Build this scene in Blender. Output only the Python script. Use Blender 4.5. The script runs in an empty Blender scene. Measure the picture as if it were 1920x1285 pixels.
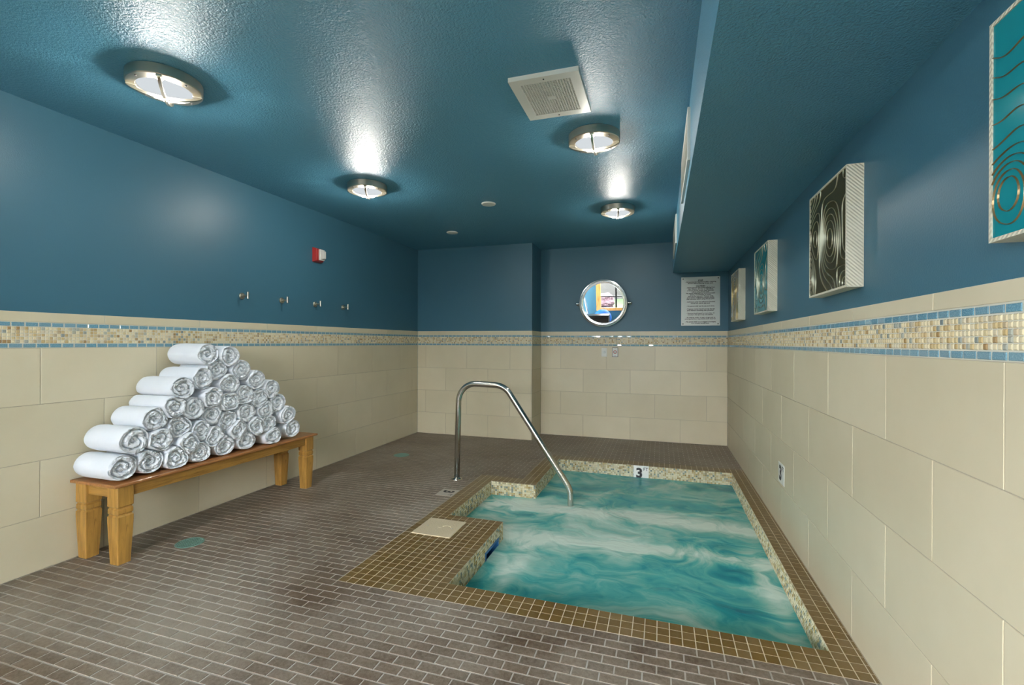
import bpy, bmesh, math, random
import numpy as np
from mathutils import Matrix, Vector, noise

random.seed(7)
np.random.seed(7)
sc = bpy.context.scene
COL = sc.collection
PI = math.pi

# ------------------------------------------------------------------ camera
FPX, YAW, ROLL, EYE = 871.68, 0.30978, 0.0044192, 1.25419
cam_d = bpy.data.cameras.new('camera')
cam_d.sensor_width = 36.0
cam_d.sensor_fit = 'HORIZONTAL'
cam_d.lens = FPX / 1920 * 36.0
cam_d.shift_y = 0.35 / 1920
cam_d.clip_start = 0.05
cam = bpy.data.objects.new('camera', cam_d)
COL.objects.link(cam)
_c, _s = math.cos(YAW), math.sin(YAW)
_right, _fwd, _up = Vector((_c, _s, 0)), Vector((-_s, _c, 0)), Vector((0, 0, 1))
_r2 = _right * math.cos(ROLL) + _up * math.sin(ROLL)
_u2 = _up * math.cos(ROLL) - _right * math.sin(ROLL)
_m = Matrix((_r2, _u2, -_fwd)).transposed().to_4x4()
_m.translation = Vector((0, 0, EYE))
cam.matrix_world = _m
sc.camera = cam

# ------------------------------------------------------------------ sky, daylight, exposure
world = bpy.data.worlds.new('world')
sc.world = world
world.use_nodes = True
bg = world.node_tree.nodes['Background']
bg.inputs[0].default_value = (0.96, 0.98, 1.0, 1)
bg.inputs[1].default_value = 31.0
WIN = (-1.93, 0.66, 0.55, 2.42)      # window opening x0 x1 z0 z1 in the wall behind the camera
YF = -3.2                            # face of that wall
pd = bpy.data.lights.new('window_portal', 'AREA')
pd.shape = 'RECTANGLE'
pd.size, pd.size_y = WIN[1] - WIN[0], WIN[3] - WIN[2]
pd.cycles.is_portal = True
po = bpy.data.objects.new('window_portal', pd)
COL.objects.link(po)
po.location = ((WIN[0] + WIN[1]) / 2, YF - 0.02, (WIN[2] + WIN[3]) / 2)
po.rotation_euler = (PI / 2, 0, PI)
FILL_WIN = (-2.9, -1.45, 0.30, 2.40)      # unseen left-wall window added to light the right wall: y0 y1 z0 z1
pd2 = bpy.data.lights.new('added_window_portal', 'AREA')
pd2.shape = 'RECTANGLE'
pd2.size, pd2.size_y = FILL_WIN[3] - FILL_WIN[2], FILL_WIN[1] - FILL_WIN[0]
pd2.cycles.is_portal = True
po2 = bpy.data.objects.new('added_window_portal', pd2)
COL.objects.link(po2)
po2.location = (-3.2227 - .03, (FILL_WIN[0] + FILL_WIN[1]) / 2, (FILL_WIN[2] + FILL_WIN[3]) / 2)
po2.rotation_euler = (0, -PI / 2, 0)
LAMP_W = 19.0
LAMP_COL = (1.0, 0.95, 0.87)
sc.view_settings.view_transform = 'Standard'
sc.view_settings.look = 'None'
sc.view_settings.gamma = 1.0
sc.view_settings.use_curve_mapping = False
sc.view_settings.exposure = 0.27
sc.cycles.use_denoising = True
sc.cycles.max_bounces = 10
sc.cycles.diffuse_bounces = 6
sc.cycles.sample_clamp_indirect = 6.0

# ------------------------------------------------------------------ measures
XL, XR = -3.2227, 0.7803
YP, YB, XP = 5.7631, 6.2229, -1.5717
H = 2.5381
ZT, ZB, ZC = 1.4091, 1.3543, 1.2138     # tile top, band top, band bottom
SZ, SX = 2.144, 0.1409                  # soffit underside and left face
TL, TH = 0.6126, 0.3078                 # wall tile pitch
P = 0.0517                              # floor mosaic pitch
GX, GY = -1.045, 2.205                  # grid origin at the spa's near left corner
WATER = -0.122

# ------------------------------------------------------------------ helpers
def link(o):
    COL.objects.link(o)
    return o

def tag(o, label=None, cat=None, group=None, kind=None):
    if label: o['label'] = label
    if cat: o['category'] = cat
    if group: o['group'] = group
    if kind: o['kind'] = kind
    return o

def empty(name, loc=(0, 0, 0)):
    o = bpy.data.objects.new(name, None)
    o.empty_display_size = 0.05
    o.location = loc
    return link(o)

def obj(name, me, m, parent=None, loc=None, matrix=None, smooth=False):
    o = bpy.data.objects.new(name, me)
    link(o)
    if m is not None and len(me.materials) == 0:
        me.materials.append(m)
    if matrix is not None:
        o.matrix_world = matrix
    elif loc is not None:
        o.location = loc
    if parent is not None:
        o.parent = parent
        if matrix is None and loc is None:
            o.matrix_parent_inverse = Matrix.Translation(-parent.location)
    if smooth:
        me.polygons.foreach_set('use_smooth', [True] * len(me.polygons))
    return o

class MB:
    def __init__(s): s.v, s.f = [], []
    def add(s, vs, fs):
        n = len(s.v); s.v += [tuple(q) for q in vs]; s.f += [tuple(i + n for i in f) for f in fs]; return s
    def box(s, x0, x1, y0, y1, z0, z1):
        return s.add([(x0,y0,z0),(x1,y0,z0),(x1,y1,z0),(x0,y1,z0),(x0,y0,z1),(x1,y0,z1),(x1,y1,z1),(x0,y1,z1)],
                     [(0,3,2,1),(4,5,6,7),(0,1,5,4),(1,2,6,5),(2,3,7,6),(3,0,4,7)])
    def lathe(s, prof, n=32, M=None, cap=True):
        M = M or Matrix()
        k = len(prof); vs = []
        for r, z in prof:
            for i in range(n):
                a = 2 * PI * i / n
                vs.append(M @ Vector((r * math.cos(a), r * math.sin(a), z)))
        fs = []
        for j in range(k - 1):
            for i in range(n):
                a, b = j * n + i, j * n + (i + 1) % n
                fs.append((a, b, b + n, a + n))
        if cap:
            fs.append(tuple(range(n))[::-1]); fs.append(tuple((k - 1) * n + i for i in range(n)))
        return s.add(vs, fs)
    def tube(s, pts, r, n=12, closed=False):
        pts = [Vector(q) for q in pts]; m = len(pts); vs = []; fs = []
        t0 = (pts[1] - pts[0]).normalized()
        ref = Vector((0, 0, 1)) if abs(t0.z) < .9 else Vector((0, 1, 0))
        u = t0.cross(ref).normalized()
        for i, q in enumerate(pts):
            if closed: t = (pts[(i + 1) % m] - pts[i - 1]).normalized()
            else: t = (pts[min(i + 1, m - 1)] - pts[max(i - 1, 0)]).normalized()
            u = (u - t * u.dot(t)).normalized(); w = t.cross(u)
            rr = r[i] if isinstance(r, (list, tuple)) else r
            for k in range(n):
                a = 2 * PI * k / n
                vs.append(q + (u * math.cos(a) + w * math.sin(a)) * rr)
        for i in range(m if closed else m - 1):
            for k in range(n):
                a, b = i * n + k, i * n + (k + 1) % n
                c, d = ((i + 1) % m) * n + (k + 1) % n, ((i + 1) % m) * n + k
                fs.append((a, b, c, d))
        if not closed:
            fs.append(tuple(range(n))[::-1]); fs.append(tuple((m - 1) * n + k for k in range(n)))
        return s.add(vs, fs)
    def me(s, name='m', bevel=0, seg=2, smooth=False, fix=True):
        me = bpy.data.meshes.new(name)
        me.from_pydata(s.v, [], s.f)
        bm = bmesh.new(); bm.from_mesh(me)
        if fix: bmesh.ops.recalc_face_normals(bm, faces=bm.faces)
        if bevel:
            bmesh.ops.bevel(bm, geom=list(bm.edges), offset=bevel, segments=seg, affect='EDGES', profile=.5, clamp_overlap=True)
        bm.to_mesh(me); bm.free()
        if smooth: me.polygons.foreach_set('use_smooth', [True] * len(me.polygons))
        me.update()
        return me

def smooth_by_angle(me, deg=40):
    me.polygons.foreach_set('use_smooth', [True] * len(me.polygons))
    bm = bmesh.new(); bm.from_mesh(me)
    for e in bm.edges:
        if len(e.link_faces) == 2 and e.calc_face_angle(0) > math.radians(deg): e.smooth = False
    bm.to_mesh(me); bm.free()
    return me

# frames: columns = width dir, height dir, normal
F_LEFT = Matrix(((0,0,1),(1,0,0),(0,1,0)))
F_RIGHT = Matrix(((0,0,-1),(-1,0,0),(0,1,0)))
F_BACK = Matrix(((1,0,0),(0,0,-1),(0,1,0)))
F_FLOOR = Matrix(((1,0,0),(0,1,0),(0,0,1)))

_tile_cache = {}
def tile_mesh(w, h, t, b, m):
    k = (round(w, 4), round(h, 4), t, b, m.name)
    if k not in _tile_cache:
        a, c = w / 2, h / 2
        vs = [(x, y, -t) for x, y in ((-a,-c),(a,-c),(a,c),(-a,c))] + \
             [(x, y, -b) for x, y in ((-a,-c),(a,-c),(a,c),(-a,c))] + \
             [(x, y, 0) for x, y in ((-a+b,-c+b),(a-b,-c+b),(a-b,c-b),(-a+b,c-b))]
        fs = [(8, 9, 10, 11)]
        for i in range(4):
            j = (i + 1) % 4
            fs += [(i, j, j + 4, i + 4), (i + 4, j + 4, j + 8, i + 8)]
        me = bpy.data.meshes.new('tile'); me.from_pydata(vs, [], fs); me.materials.append(m)
        _tile_cache[k] = me
    return _tile_cache[k]

def tile(name, parent, frame, ctr, w, h, m, t=.006, b=.0012):
    mt = frame.to_4x4(); mt.translation = Vector(ctr)
    o = bpy.data.objects.new(name, tile_mesh(w, h, t, b, m))
    COL.objects.link(o); o.matrix_world = mt; o.parent = parent
    return o

def mosaic(name, parent, m, items, t=.005, b=.0022, jitter=0.0006):
    """items: list of (frame, ctr, w, h). One joined mesh with a random value per tile."""
    n = len(items)
    base = np.array([(-.5,-.5,0,0,0,-1),(.5,-.5,0,0,0,-1),(.5,.5,0,0,0,-1),(-.5,.5,0,0,0,-1)])
    sg = np.array([(-1,-1),(1,-1),(1,1),(-1,1)])
    V = np.zeros((n, 12, 3))
    Fr = np.array([np.array(i[0]) for i in items]); C = np.array([i[1] for i in items])
    wh = np.array([(i[2], i[3]) for i in items])
    jz = np.random.uniform(-jitter, jitter, n)
    L = np.zeros((n, 12, 3))
    L[:, 0:4, 0:2] = sg[None] * wh[:, None] / 2; L[:, 0:4, 2] = -t
    L[:, 4:8, 0:2] = sg[None] * wh[:, None] / 2; L[:, 4:8, 2] = (-b * .8 + jz)[:, None]
    L[:, 8:12, 0:2] = sg[None] * (wh[:, None] / 2 - b); L[:, 8:12, 2] = jz[:, None]
    V = np.einsum('nij,nkj->nki', Fr, L) + C[:, None]
    fs = [(8, 9, 10, 11)]
    for i in range(4):
        j = (i + 1) % 4; fs += [(i, j, j + 4, i + 4), (i + 4, j + 4, j + 8, i + 8)]
    fs = np.array(fs)
    F = (fs[None] + (np.arange(n) * 12)[:, None, None]).reshape(-1, 4)
    me = bpy.data.meshes.new(name)
    me.from_pydata(V.reshape(-1, 3).tolist(), [], F.tolist())
    at = me.attributes.new('rnd', 'FLOAT', 'FACE')
    at.data.foreach_set('value', np.repeat(np.random.rand(n), len(fs)))
    me.materials.append(m)
    o = bpy.data.objects.new(name, me); link(o); o.parent = parent; o['kind'] = 'stuff'
    return o

# ------------------------------------------------------------------ materials
class NT:
    def __init__(s, name):
        s.m = bpy.data.materials.new(name); s.m.use_nodes = True
        s.t = s.m.node_tree; s.b = s.t.nodes['Principled BSDF']
    def n(s, typ, **k):
        nd = s.t.nodes.new(typ)
        for a, v in k.items():
            if a.startswith('i_'):
                key = a[2:]; key = int(key) if key.isdigit() else key.replace('_', ' ')
                nd.inputs[key].default_value = v
            else: setattr(nd, a, v)
        return nd
    def l(s, a, b): s.t.links.new(a, b)
    def ramp(s, fac, stops, interp='LINEAR'):
        r = s.n('ShaderNodeValToRGB'); r.color_ramp.interpolation = interp
        e = r.color_ramp.elements
        while len(e) < len(stops): e.new(.5)
        for q, (p_, c_) in zip(e, stops): q.position = p_; q.color = (*c_, 1)
        s.l(fac, r.inputs[0]); return r.outputs[0]
    def mix(s, fac, a, b, typ='MIX'):
        x = s.n('ShaderNodeMix', data_type='RGBA', blend_type=typ)
        for sock, v in ((x.inputs[0], fac), (x.inputs[6], a), (x.inputs[7], b)):
            if hasattr(v, 'links'): s.l(v, sock)
            elif isinstance(v, (int, float)): sock.default_value = v
            else: sock.default_value = (*v, 1)
        return x.outputs[2]
    def math(s, op, a, b=0.0, c=None):
        x = s.n('ShaderNodeMath', operation=op)
        for i, v in enumerate([a, b] + ([c] if c is not None else [])):
            if hasattr(v, 'links'): s.l(v, x.inputs[i])
            else: x.inputs[i].default_value = v
        return x.outputs[0]
    def noise(s, scale, detail=3, vec=None, rough=.5, out=0, dist=0):
        x = s.n('ShaderNodeTexNoise'); x.inputs['Scale'].default_value = scale; x.inputs['Detail'].default_value = detail
        x.inputs['Roughness'].default_value = rough; x.inputs['Distortion'].default_value = dist
        if vec is not None: s.l(vec, x.inputs['Vector'])
        return x.outputs[out]
    def pos(s): return s.n('ShaderNodeNewGeometry').outputs['Position']
    def bump(s, h, dist, strength=1.0):
        x = s.n('ShaderNodeBump'); x.inputs['Distance'].default_value = dist; x.inputs['Strength'].default_value = strength
        s.l(h, x.inputs['Height']); s.l(x.outputs[0], s.b.inputs['Normal'])
    def set(s, **k):
        for a, v in k.items():
            key = a.replace('_', ' ')
            if hasattr(v, 'links'): s.l(v, s.b.inputs[key])
            else: s.b.inputs[key].default_value = (*v, 1) if isinstance(v, tuple) and len(v) == 3 else v
        return s

def simple(name, col, rough=.5, metal=0.0, spec=.5, bump=None, **k):
    t = NT(name); t.set(Base_Color=col, Roughness=rough, Metallic=metal, Specular_IOR_Level=spec, **k)
    if bump: t.bump(t.noise(bump[0], 4, t.pos()), bump[1])
    return t.m

PAINT = (0.045, 0.136, 0.196)
def paint(name, scale, dist, rough, spec=.5, k=1.0):
    t = NT(name); p = t.pos()
    t.set(Base_Color=t.mix(t.noise(1.3, 3, p), tuple(c * .96 * k for c in PAINT), tuple(c * 1.04 * k for c in PAINT)), Roughness=rough, Specular_IOR_Level=spec)
    t.bump(t.noise(scale, 3, p, .6), dist)
    return t.m
m_wallpaint = paint('blue_wall_paint', 160, .0006, .38, .34, 1.04)
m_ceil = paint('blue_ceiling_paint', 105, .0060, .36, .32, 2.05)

def tile_mat(name, a, b, rough=.32):
    t = NT(name); p = t.pos()
    rnd = t.n('ShaderNodeObjectInfo').outputs['Random']
    f = t.math('ADD', t.math('MULTIPLY', t.noise(2.2, 5, p, .6), .7), t.math('MULTIPLY', rnd, .35))
    c = t.ramp(f, [(.2, a), (.8, b)])
    t.set(Base_Color=c, Roughness=rough, Specular_IOR_Level=.45)
    t.bump(t.noise(35, 4, p), .0004)
    return t.m
m_tile = tile_mat('beige_wall_tile', (.600, .535, .375), (.705, .635, .465))
m_grout = simple('beige_grout', (.46, .41, .31), .9, bump=(300, .0005))
m_bandgrout = simple('pale_band_grout', (.60, .60, .52), .85)

t = NT('blue_glass_tile'); p_ = t.pos()
r_ = t.n('ShaderNodeObjectInfo').outputs['Random']
c_ = t.ramp(t.noise(260, 3, p_, .7), [(.3, (.045, .17, .27)), (.52, (.13, .32, .43)), (.75, (.40, .60, .68))])
c_ = t.mix(t.math('ADD', .15, t.math('MULTIPLY', r_, .5)), c_, (.24, .36, .42)); t.set(Base_Color=t.mix(.75, c_, c_), Roughness=.08, Specular_IOR_Level=.6, Coat_Weight=.5, Coat_Roughness=.03)
m_blueglass = t.m

def mosaic_mat(name, stops, rough=.15):
    t = NT(name)
    a = t.n('ShaderNodeAttribute', attribute_name='rnd').outputs['Fac']
    c = t.ramp(a, stops)
    c = t.mix(t.math('MULTIPLY', t.noise(140, 2, t.pos()), .25), c, (.45, .30, .14))
    t.set(Base_Color=c, Roughness=rough, Specular_IOR_Level=.6)
    return t.m
m_mosaic = mosaic_mat('amber_glass_mosaic', [(0, (.78, .70, .48)), (.35, (.80, .72, .50)), (.52, (.66, .55, .32)), (.70, (.52, .38, .18)), (.80, (.74, .70, .54)), (.90, (.34, .21, .08)), (.94, (.45, .48, .42)), (1.0, (.18, .25, .27))])
m_poolmosaic = mosaic_mat('pearl_pool_mosaic', [(0, (.72, .66, .44)), (.28, (.80, .76, .56)), (.46, (.62, .56, .34)), (.62, (.50, .39, .17)), (.72, (.60, .62, .48)), (.84, (.36, .24, .08)), (.92, (.28, .38, .34)), (1.0, (.16, .22, .22))])

def floor_mat(name):
    t = NT(name); p = t.pos()
    a = t.n('ShaderNodeAttribute', attribute_name='rnd').outputs['Fac']
    r = t.math('FRACT', t.math('ADD', a, t.n('ShaderNodeObjectInfo').outputs['Random']))
    base = t.ramp(r, [(0, (.105, .064, .036)), (.5, (.135, .086, .051)), (1, (.165, .112, .070))])
    base = t.mix(t.noise(28, 5, p, .65), t.mix(.35, base, (.03, .024, .02), 'MULTIPLY'), base)
    big = t.noise(1.1, 4, p, .6); fine = t.noise(55, 5, p, .75)
    haze = t.ramp(t.math('ADD', big, t.math('MULTIPLY', fine, .55)), [(.64, (0,0,0)), (.92, (1,1,1))])
    sy = t.n('ShaderNodeSeparateXYZ'); t.l(p, sy.inputs[0])
    ed = t.math('ABSOLUTE', t.math('SUBTRACT', t.math('FRACT', t.math('DIVIDE', t.math('SUBTRACT', sy.outputs[1], 2.205), .0517)), .5))
    ed = t.math('POWER', t.math('MULTIPLY', ed, 2.0), 7.0)
    edm = t.ramp(t.math('ADD', t.noise(.9, 3, p, .5), t.math('MULTIPLY', t.noise(70, 3, p, .6), .35)), [(.58, (0,0,0)), (.76, (1,1,1))])
    haze = t.math('MINIMUM', 1.0, t.math('ADD', haze, t.math('MULTIPLY', ed, edm)))
    c = t.mix(t.math('MULTIPLY', haze, .60), base, (.43, .375, .305))
    t.set(Base_Color=c, Roughness=t.math('ADD', .28, t.math('MULTIPLY', haze, .35)), Specular_IOR_Level=.45)
    t.bump(t.noise(90, 5, p, .7), .0010)
    return t.m
m_floor = floor_mat('brown_floor_tile')
t = NT('floor_grout'); p_ = t.pos()
t.set(Base_Color=t.mix(t.noise(2.0, 4, p_), (.34, .29, .24), (.62, .58, .53)), Roughness=.9); m_fgrout = t.m

t = NT('olive_coping_tile'); p_ = t.pos()
a_ = t.n('ShaderNodeAttribute', attribute_name='rnd').outputs['Fac']
r_ = t.math('FRACT', t.math('ADD', a_, t.n('ShaderNodeObjectInfo').outputs['Random']))
c_ = t.ramp(r_, [(0, (.140, .080, .016)), (.6, (.168, .098, .021)), (1, (.190, .120, .042))])
hz_ = t.ramp(t.math('ADD', t.noise(1.6, 4, p_), t.math('MULTIPLY', t.noise(60, 4, p_), .4)), [(.66, (0,0,0)), (.98, (1,1,1))])
t.set(Base_Color=t.mix(t.math('MULTIPLY', hz_, .40), c_, (.28, .22, .14)), Roughness=.3, Specular_IOR_Level=.5)
t.bump(t.noise(120, 4, p_), .0006); m_coping = t.m
m_cgrout = simple('coping_grout', (.70, .62, .50), .9)

def wood_mat(name, dark, light, axis):
    t = NT(name); tc = t.n('ShaderNodeTexCoord').outputs['Object']
    mp = t.n('ShaderNodeMapping'); t.l(tc, mp.inputs[0])
    sc_ = [26, 26, 26]; sc_[axis] = 1.8; mp.inputs['Scale'].default_value = sc_
    g = t.noise(1.6, 6, mp.outputs[0], .65, dist=.8); k = t.noise(5, 3, tc)
    c = t.ramp(t.math('ADD', t.math('MULTIPLY', g, .8), t.math('MULTIPLY', k, .2)), [(.30, dark), (.48, light), (.62, tuple(c * 1.25 for c in light)), (.72, dark)])
    t.set(Base_Color=c, Roughness=.32, Specular_IOR_Level=.5, Coat_Weight=.15)
    t.bump(g, .0008); return t.m
m_wood_y = wood_mat('golden_wood_grain', (.150, .068, .012), (.37, .195, .042), 1)
m_wood_z = wood_mat('golden_wood_leg_grain', (.17, .078, .014), (.42, .225, .050), 2)
m_wood_top = wood_mat('red_brown_bench_top', (.19, .075, .022), (.36, .155, .05), 1)
t = NT('white_terry'); p_ = t.pos()
t.set(Base_Color=t.mix(t.noise(14, 3, p_), (.84, .88, .95), (.90, .93, .98)), Roughness=.95, Specular_IOR_Level=.1, Sheen_Weight=.2)
t.bump(t.noise(300, 3, p_, .6), .0010); m_towel = t.m

t = NT('brushed_steel'); p_ = t.pos()
t.set(Base_Color=(.62, .60, .55), Metallic=1.0, Roughness=.2); t.bump(t.noise(500, 2, p_), .00008); m_steel = t.m
t = NT('satin_nickel')
t.set(Base_Color=(.60, .55, .46), Metallic=1.0, Roughness=.30); m_nickel = t.m
m_chrome = simple('chrome', (.66, .69, .69), .16, 1.0)
m_mirror = simple('mirror_glass', (.88, .90, .90), .005, 1.0)
m_white = simple('white_plastic', (.72, .73, .68), .4)
m_cream = simple('cream_frame', (.66, .62, .48), .45)
m_dark = simple('shade_and_screw_black', (.012, .012, .014), .6)
m_black = simple('black_print', (.010, .010, .012), .5)
m_red = simple('red_alarm_plastic', (.36, .016, .013), .3)
m_strobe = simple('clear_strobe_lens', (.80, .80, .76), .12, Transmission_Weight=.25)
m_sign = simple('silver_sign_plate', (.70, .74, .71), .25)
m_hatch = simple('cream_plastic_lid', (.68, .58, .40), .42)
m_drain = simple('verdigris_drain', (.20, .36, .30), .4, .3)
m_plate = simple('white_marker_tile', (.80, .80, .76), .3)
m_fplate = simple('beige_marker_tile', (.50, .45, .38), .35)
m_skim = simple('blue_skimmer_plastic', (.03, .16, .42), .4)
m_winwood = wood_mat('window_frame_wood', (.30, .13, .03), (.55, .30, .09), 2)
m_blackmetal = simple('black_metal', (.015, .015, .016), .35)
m_ball = simple('blue_rubber', (.012, .10, .40), .6, spec=.2)
m_bounce_paving = simple('pale_bounce_paving', (.70, .69, .66), .9, bump=(30, .004))  # ground outside kept pale so it throws daylight up onto the ceiling
m_leaf = simple('hedge_leaves', (.012, .035, .007), .8, bump=(25, .03))
m_leaf2 = simple('pink_blossom', (.034, .014, .020), .8, bump=(25, .03))
m_lawn = simple('lawn_grass', (.018, .040, .008), .95, bump=(40, .02))
m_stone = simple('backdrop_stone', (.035, .034, .032), .9, bump=(8, .02))  # dark backdrop added to keep the bright sky out of the mirror
t = NT('lamp_diffuser')
em = t.n('ShaderNodeEmission'); em.inputs[0].default_value = (.90, .96, 1.0, 1); em.inputs[1].default_value = .62
t.l(em.outputs[0], t.t.nodes['Material Output'].inputs[0]); m_diff = t.m
def panel_mat(name, col):
    t = NT(name)
    t.set(Base_Color=col, Roughness=.10, Specular_IOR_Level=.2); return t.m
m_teal = panel_mat('teal_resin', (.010, .22, .26))
m_olive = panel_mat('olive_resin', (.050, .042, .012))
m_pale = panel_mat('grey_resin', (.40, .43, .42))
m_gold = simple('raised_gold_line', (.42, .34, .16), .3, .5)
m_silver = simple('raised_silver_line', (.26, .27, .20), .3, .5)
m_bronze = simple('raised_bronze_line', (.20, .14, .06), .3, .5)

# ------------------------------------------------------------------ room shell
def cyl_M(loc, axis):
    z = Vector(axis).normalized()
    q = z.to_track_quat('Z', 'Y').to_matrix().to_4x4(); q.translation = Vector(loc); return q

TK = .14
_w = FILL_WIN
mb = MB()
for b in ((_w[1], YB + .2, -.05, H + .05), (YF - .1, _w[0], -.05, H + .05), (_w[0], _w[1], -.05, _w[2]), (_w[0], _w[1], _w[3], H + .05)):
    mb.box(XL - .007 - TK, XL - .007, *b)
wl = obj('wall_left', mb.me(), m_wallpaint)
tag(wl, 'long left wall, dark blue paint above beige tiles with a mosaic band', 'wall', kind='structure')
wr = obj('wall_right', MB().box(XR + .007, XR + .007 + TK, YF - .1, YB + .2, -.05, H + .05).me(), m_wallpaint)
tag(wr, 'right wall beside the spa, blue paint above golden beige tiles', 'wall', kind='structure')
wb = obj('wall_back', MB().box(XP - .007 - .02, XR + .007, YB + .007, YB + TK, -.05, H + .05).me(), m_wallpaint)
tag(wb, 'far recessed wall with the round mirror and safety notice', 'wall', kind='structure')
wp = obj('wall_pillar', MB().box(XL - .007, XP - .007, YP + .007, YB + TK, -.05, H + .05).me(), m_wallpaint)
tag(wp, 'projecting blank wall section at the far left, blue over beige tile', 'wall', kind='structure')
mb = MB()
wx0, wx1, wz0, wz1 = WIN
for b in ((XL - .1, wx0, 0 - .05, H + .05), (wx1, XR + .1, -.05, H + .05), (wx0, wx1, -.05, wz0), (wx0, wx1, wz1, H + .05)):
    mb.box(b[0], b[1], YF - .14, YF, b[2], b[3])
wf = tag(obj('wall_front', mb.me(), m_wallpaint), 'blue wall behind the viewer holding the big window', 'wall', kind='structure')
ce = obj('ceiling', MB().box(XL - .1, XR + .1, YF - .1, YB + .15, H, H + .12).me(), m_ceil)
tag(ce, 'textured glossy dark blue ceiling', 'ceiling', kind='structure')
so = obj('ceiling_soffit', MB().box(SX, XR + .007, YF, YB + .007, SZ, H + .01).me(), m_ceil)
tag(so, 'boxed blue soffit running along the top of the right wall', 'soffit', kind='structure')

def wall_tiles(parent, frame, face, lo, hi, joint0, along, detail_lo=None):
    """face: fixed coordinate; lo..hi range along the wall; frame normal gives side."""
    fx = frame is F_LEFT or frame is F_RIGHT
    sgn = 1 if frame is F_LEFT else -1
    def ctr(a, z, off=0.0):
        return (face + sgn * off, a, z) if fx else (a, face - off, z)
    # grout backing
    g = .0024
    if fx:
        x0, x1 = (face - .0075, face - g) if frame is F_LEFT else (face + g, face + .0075)
        bk = MB().box(x0, x1, lo, hi, 0, ZC).me(); bd = MB().box(x0, x1, lo, hi, ZC, ZT - .0005).me()
    else:
        bk = MB().box(lo, hi, face + g, face + .0075, 0, ZC).me(); bd = MB().box(lo, hi, face + g, face + .0075, ZC, ZT - .0005).me()
    obj('grout', bk, m_grout, parent); obj('band_grout', bd, m_bandgrout, parent)
    jw = .0036
    rows = [(ZC - TH, ZC, 0), (ZC - 2 * TH, ZC - TH, .5), (ZC - 3 * TH, ZC - 2 * TH, 0), (0, ZC - 3 * TH, .5), (ZB, ZT, .5)]
    for z0, z1, sh in rows:
        k = math.floor((lo - joint0) / TL - sh)
        while True:
            a0, a1 = joint0 + (k + sh) * TL, joint0 + (k + sh + 1) * TL
            k += 1
            if a0 >= hi: break
            a0, a1 = max(a0, lo), min(a1, hi)
            if a1 - a0 < .012: continue
            w, h = a1 - a0 - jw, z1 - z0 - jw
            tile('wall_tile', parent, frame, ctr((a0 + a1) / 2, (z0 + z1) / 2), w, h, m_tile)
    # band: blue glass row, five mosaic rows, blue glass row
    bh = .0262; bp = .0568; mp = (ZB - ZC - 2 * bh) / 5
    rest = []
    for zc, ph in ((ZB - bh / 2, .013), (ZC + bh / 2, .004)):
        a = lo + ph - bp
        while a < hi:
            a0, a1 = max(a, lo), min(a + bp, hi); a += bp
            if a1 - a0 < .008: continue
            c = ctr((a0 + a1) / 2, zc)
            if detail_lo is not None and (a0 + a1) / 2 < detail_lo: rest.append((frame, c, a1 - a0 - .0062, bh - .0062))
            else:
                o = tile('glass_tile', parent, frame, c, a1 - a0 - .0062, bh - .0062, m_blueglass, .006, .0018)
                o.matrix_world = o.matrix_world @ Matrix.Rotation(random.gauss(0, .022), 4, 'X') @ Matrix.Rotation(random.gauss(0, .012), 4, 'Y')
    if rest: mosaic('glass_tiles', parent, m_blueglass, rest)
    it = []
    n = int((hi - lo) / mp)
    for i in range(n):
        for j in range(5):
            it.append((frame, ctr(lo + (i + .5) * (hi - lo) / n, ZC + bh + (j + .5) * mp), mp - .0016, mp - .0016))
    mosaic('mosaic_band', parent, m_mosaic, it, b=.003)

wall_tiles(wl, F_LEFT, XL, FILL_WIN[1] + .05, YP, 1.6321, 'y', .55)
wall_tiles(wr, F_RIGHT, XR, YF, YB, 1.4130, 'y', .55)
wall_tiles(wp, F_BACK, YP, XL, XP, -3.0966, 'x')
wall_tiles(wb, F_BACK, YB, XP, XR, -1.2950, 'x')
wall_tiles(wp, F_LEFT, XP, YP, YB, YP + .1, 'y')

# ------------------------------------------------------------------ floor with brick mosaic and the coping grid
NI, NJ = 33, 53
def is_pool(i, j): return (0 <= i < NI and 0 <= j < NJ) or (-8 <= i < 0 and 17 <= j < 34)
def is_coping(i, j):
    if is_pool(i, j): return False
    return (-11 <= i < 36 and -3 <= j < 0) or (-11 <= i < 0 and 0 <= j < 17) or (-11 <= i < -8 and 17 <= j < 37) or \
           (-11 <= i < 0 and 34 <= j < 37) or (-3 <= i < 0 and 37 <= j < 56) or (-3 <= i < 36 and 53 <= j < 56) or (33 <= i < 36 and 0 <= j < 56)
gx = lambda i: GX + i * P
gy = lambda j: GY + j * P
PX0, PX1, PY0, PY1 = GX, gx(NI), GY, gy(NJ)
AX0, AY0, AY1 = gx(-8), gy(17), gy(34)
# slab
mb = MB()
SB = -.05
ZG = -.0016
e_ = .0052
for r in ((XL - .1, AX0 - e_, YF - .1, YB + .1), (AX0 - e_, PX0 - e_, YF - .1, AY0 - e_), (AX0 - e_, PX0 - e_, AY1 + e_, YB + .1), (PX0 - e_, PX1 + e_, YF - .1, PY0 - e_), (PX0 - e_, PX1 + e_, PY1 + e_, YB + .1), (PX1 + e_, XR + .1, YF - .1, YB + .1)):
    mb.box(r[0], r[1], r[2], r[3], SB, ZG)
fl = tag(obj('floor', mb.me(), m_fgrout), 'brown brick-pattern mosaic floor with pale grout and white haze', 'floor', kind='structure')

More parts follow.
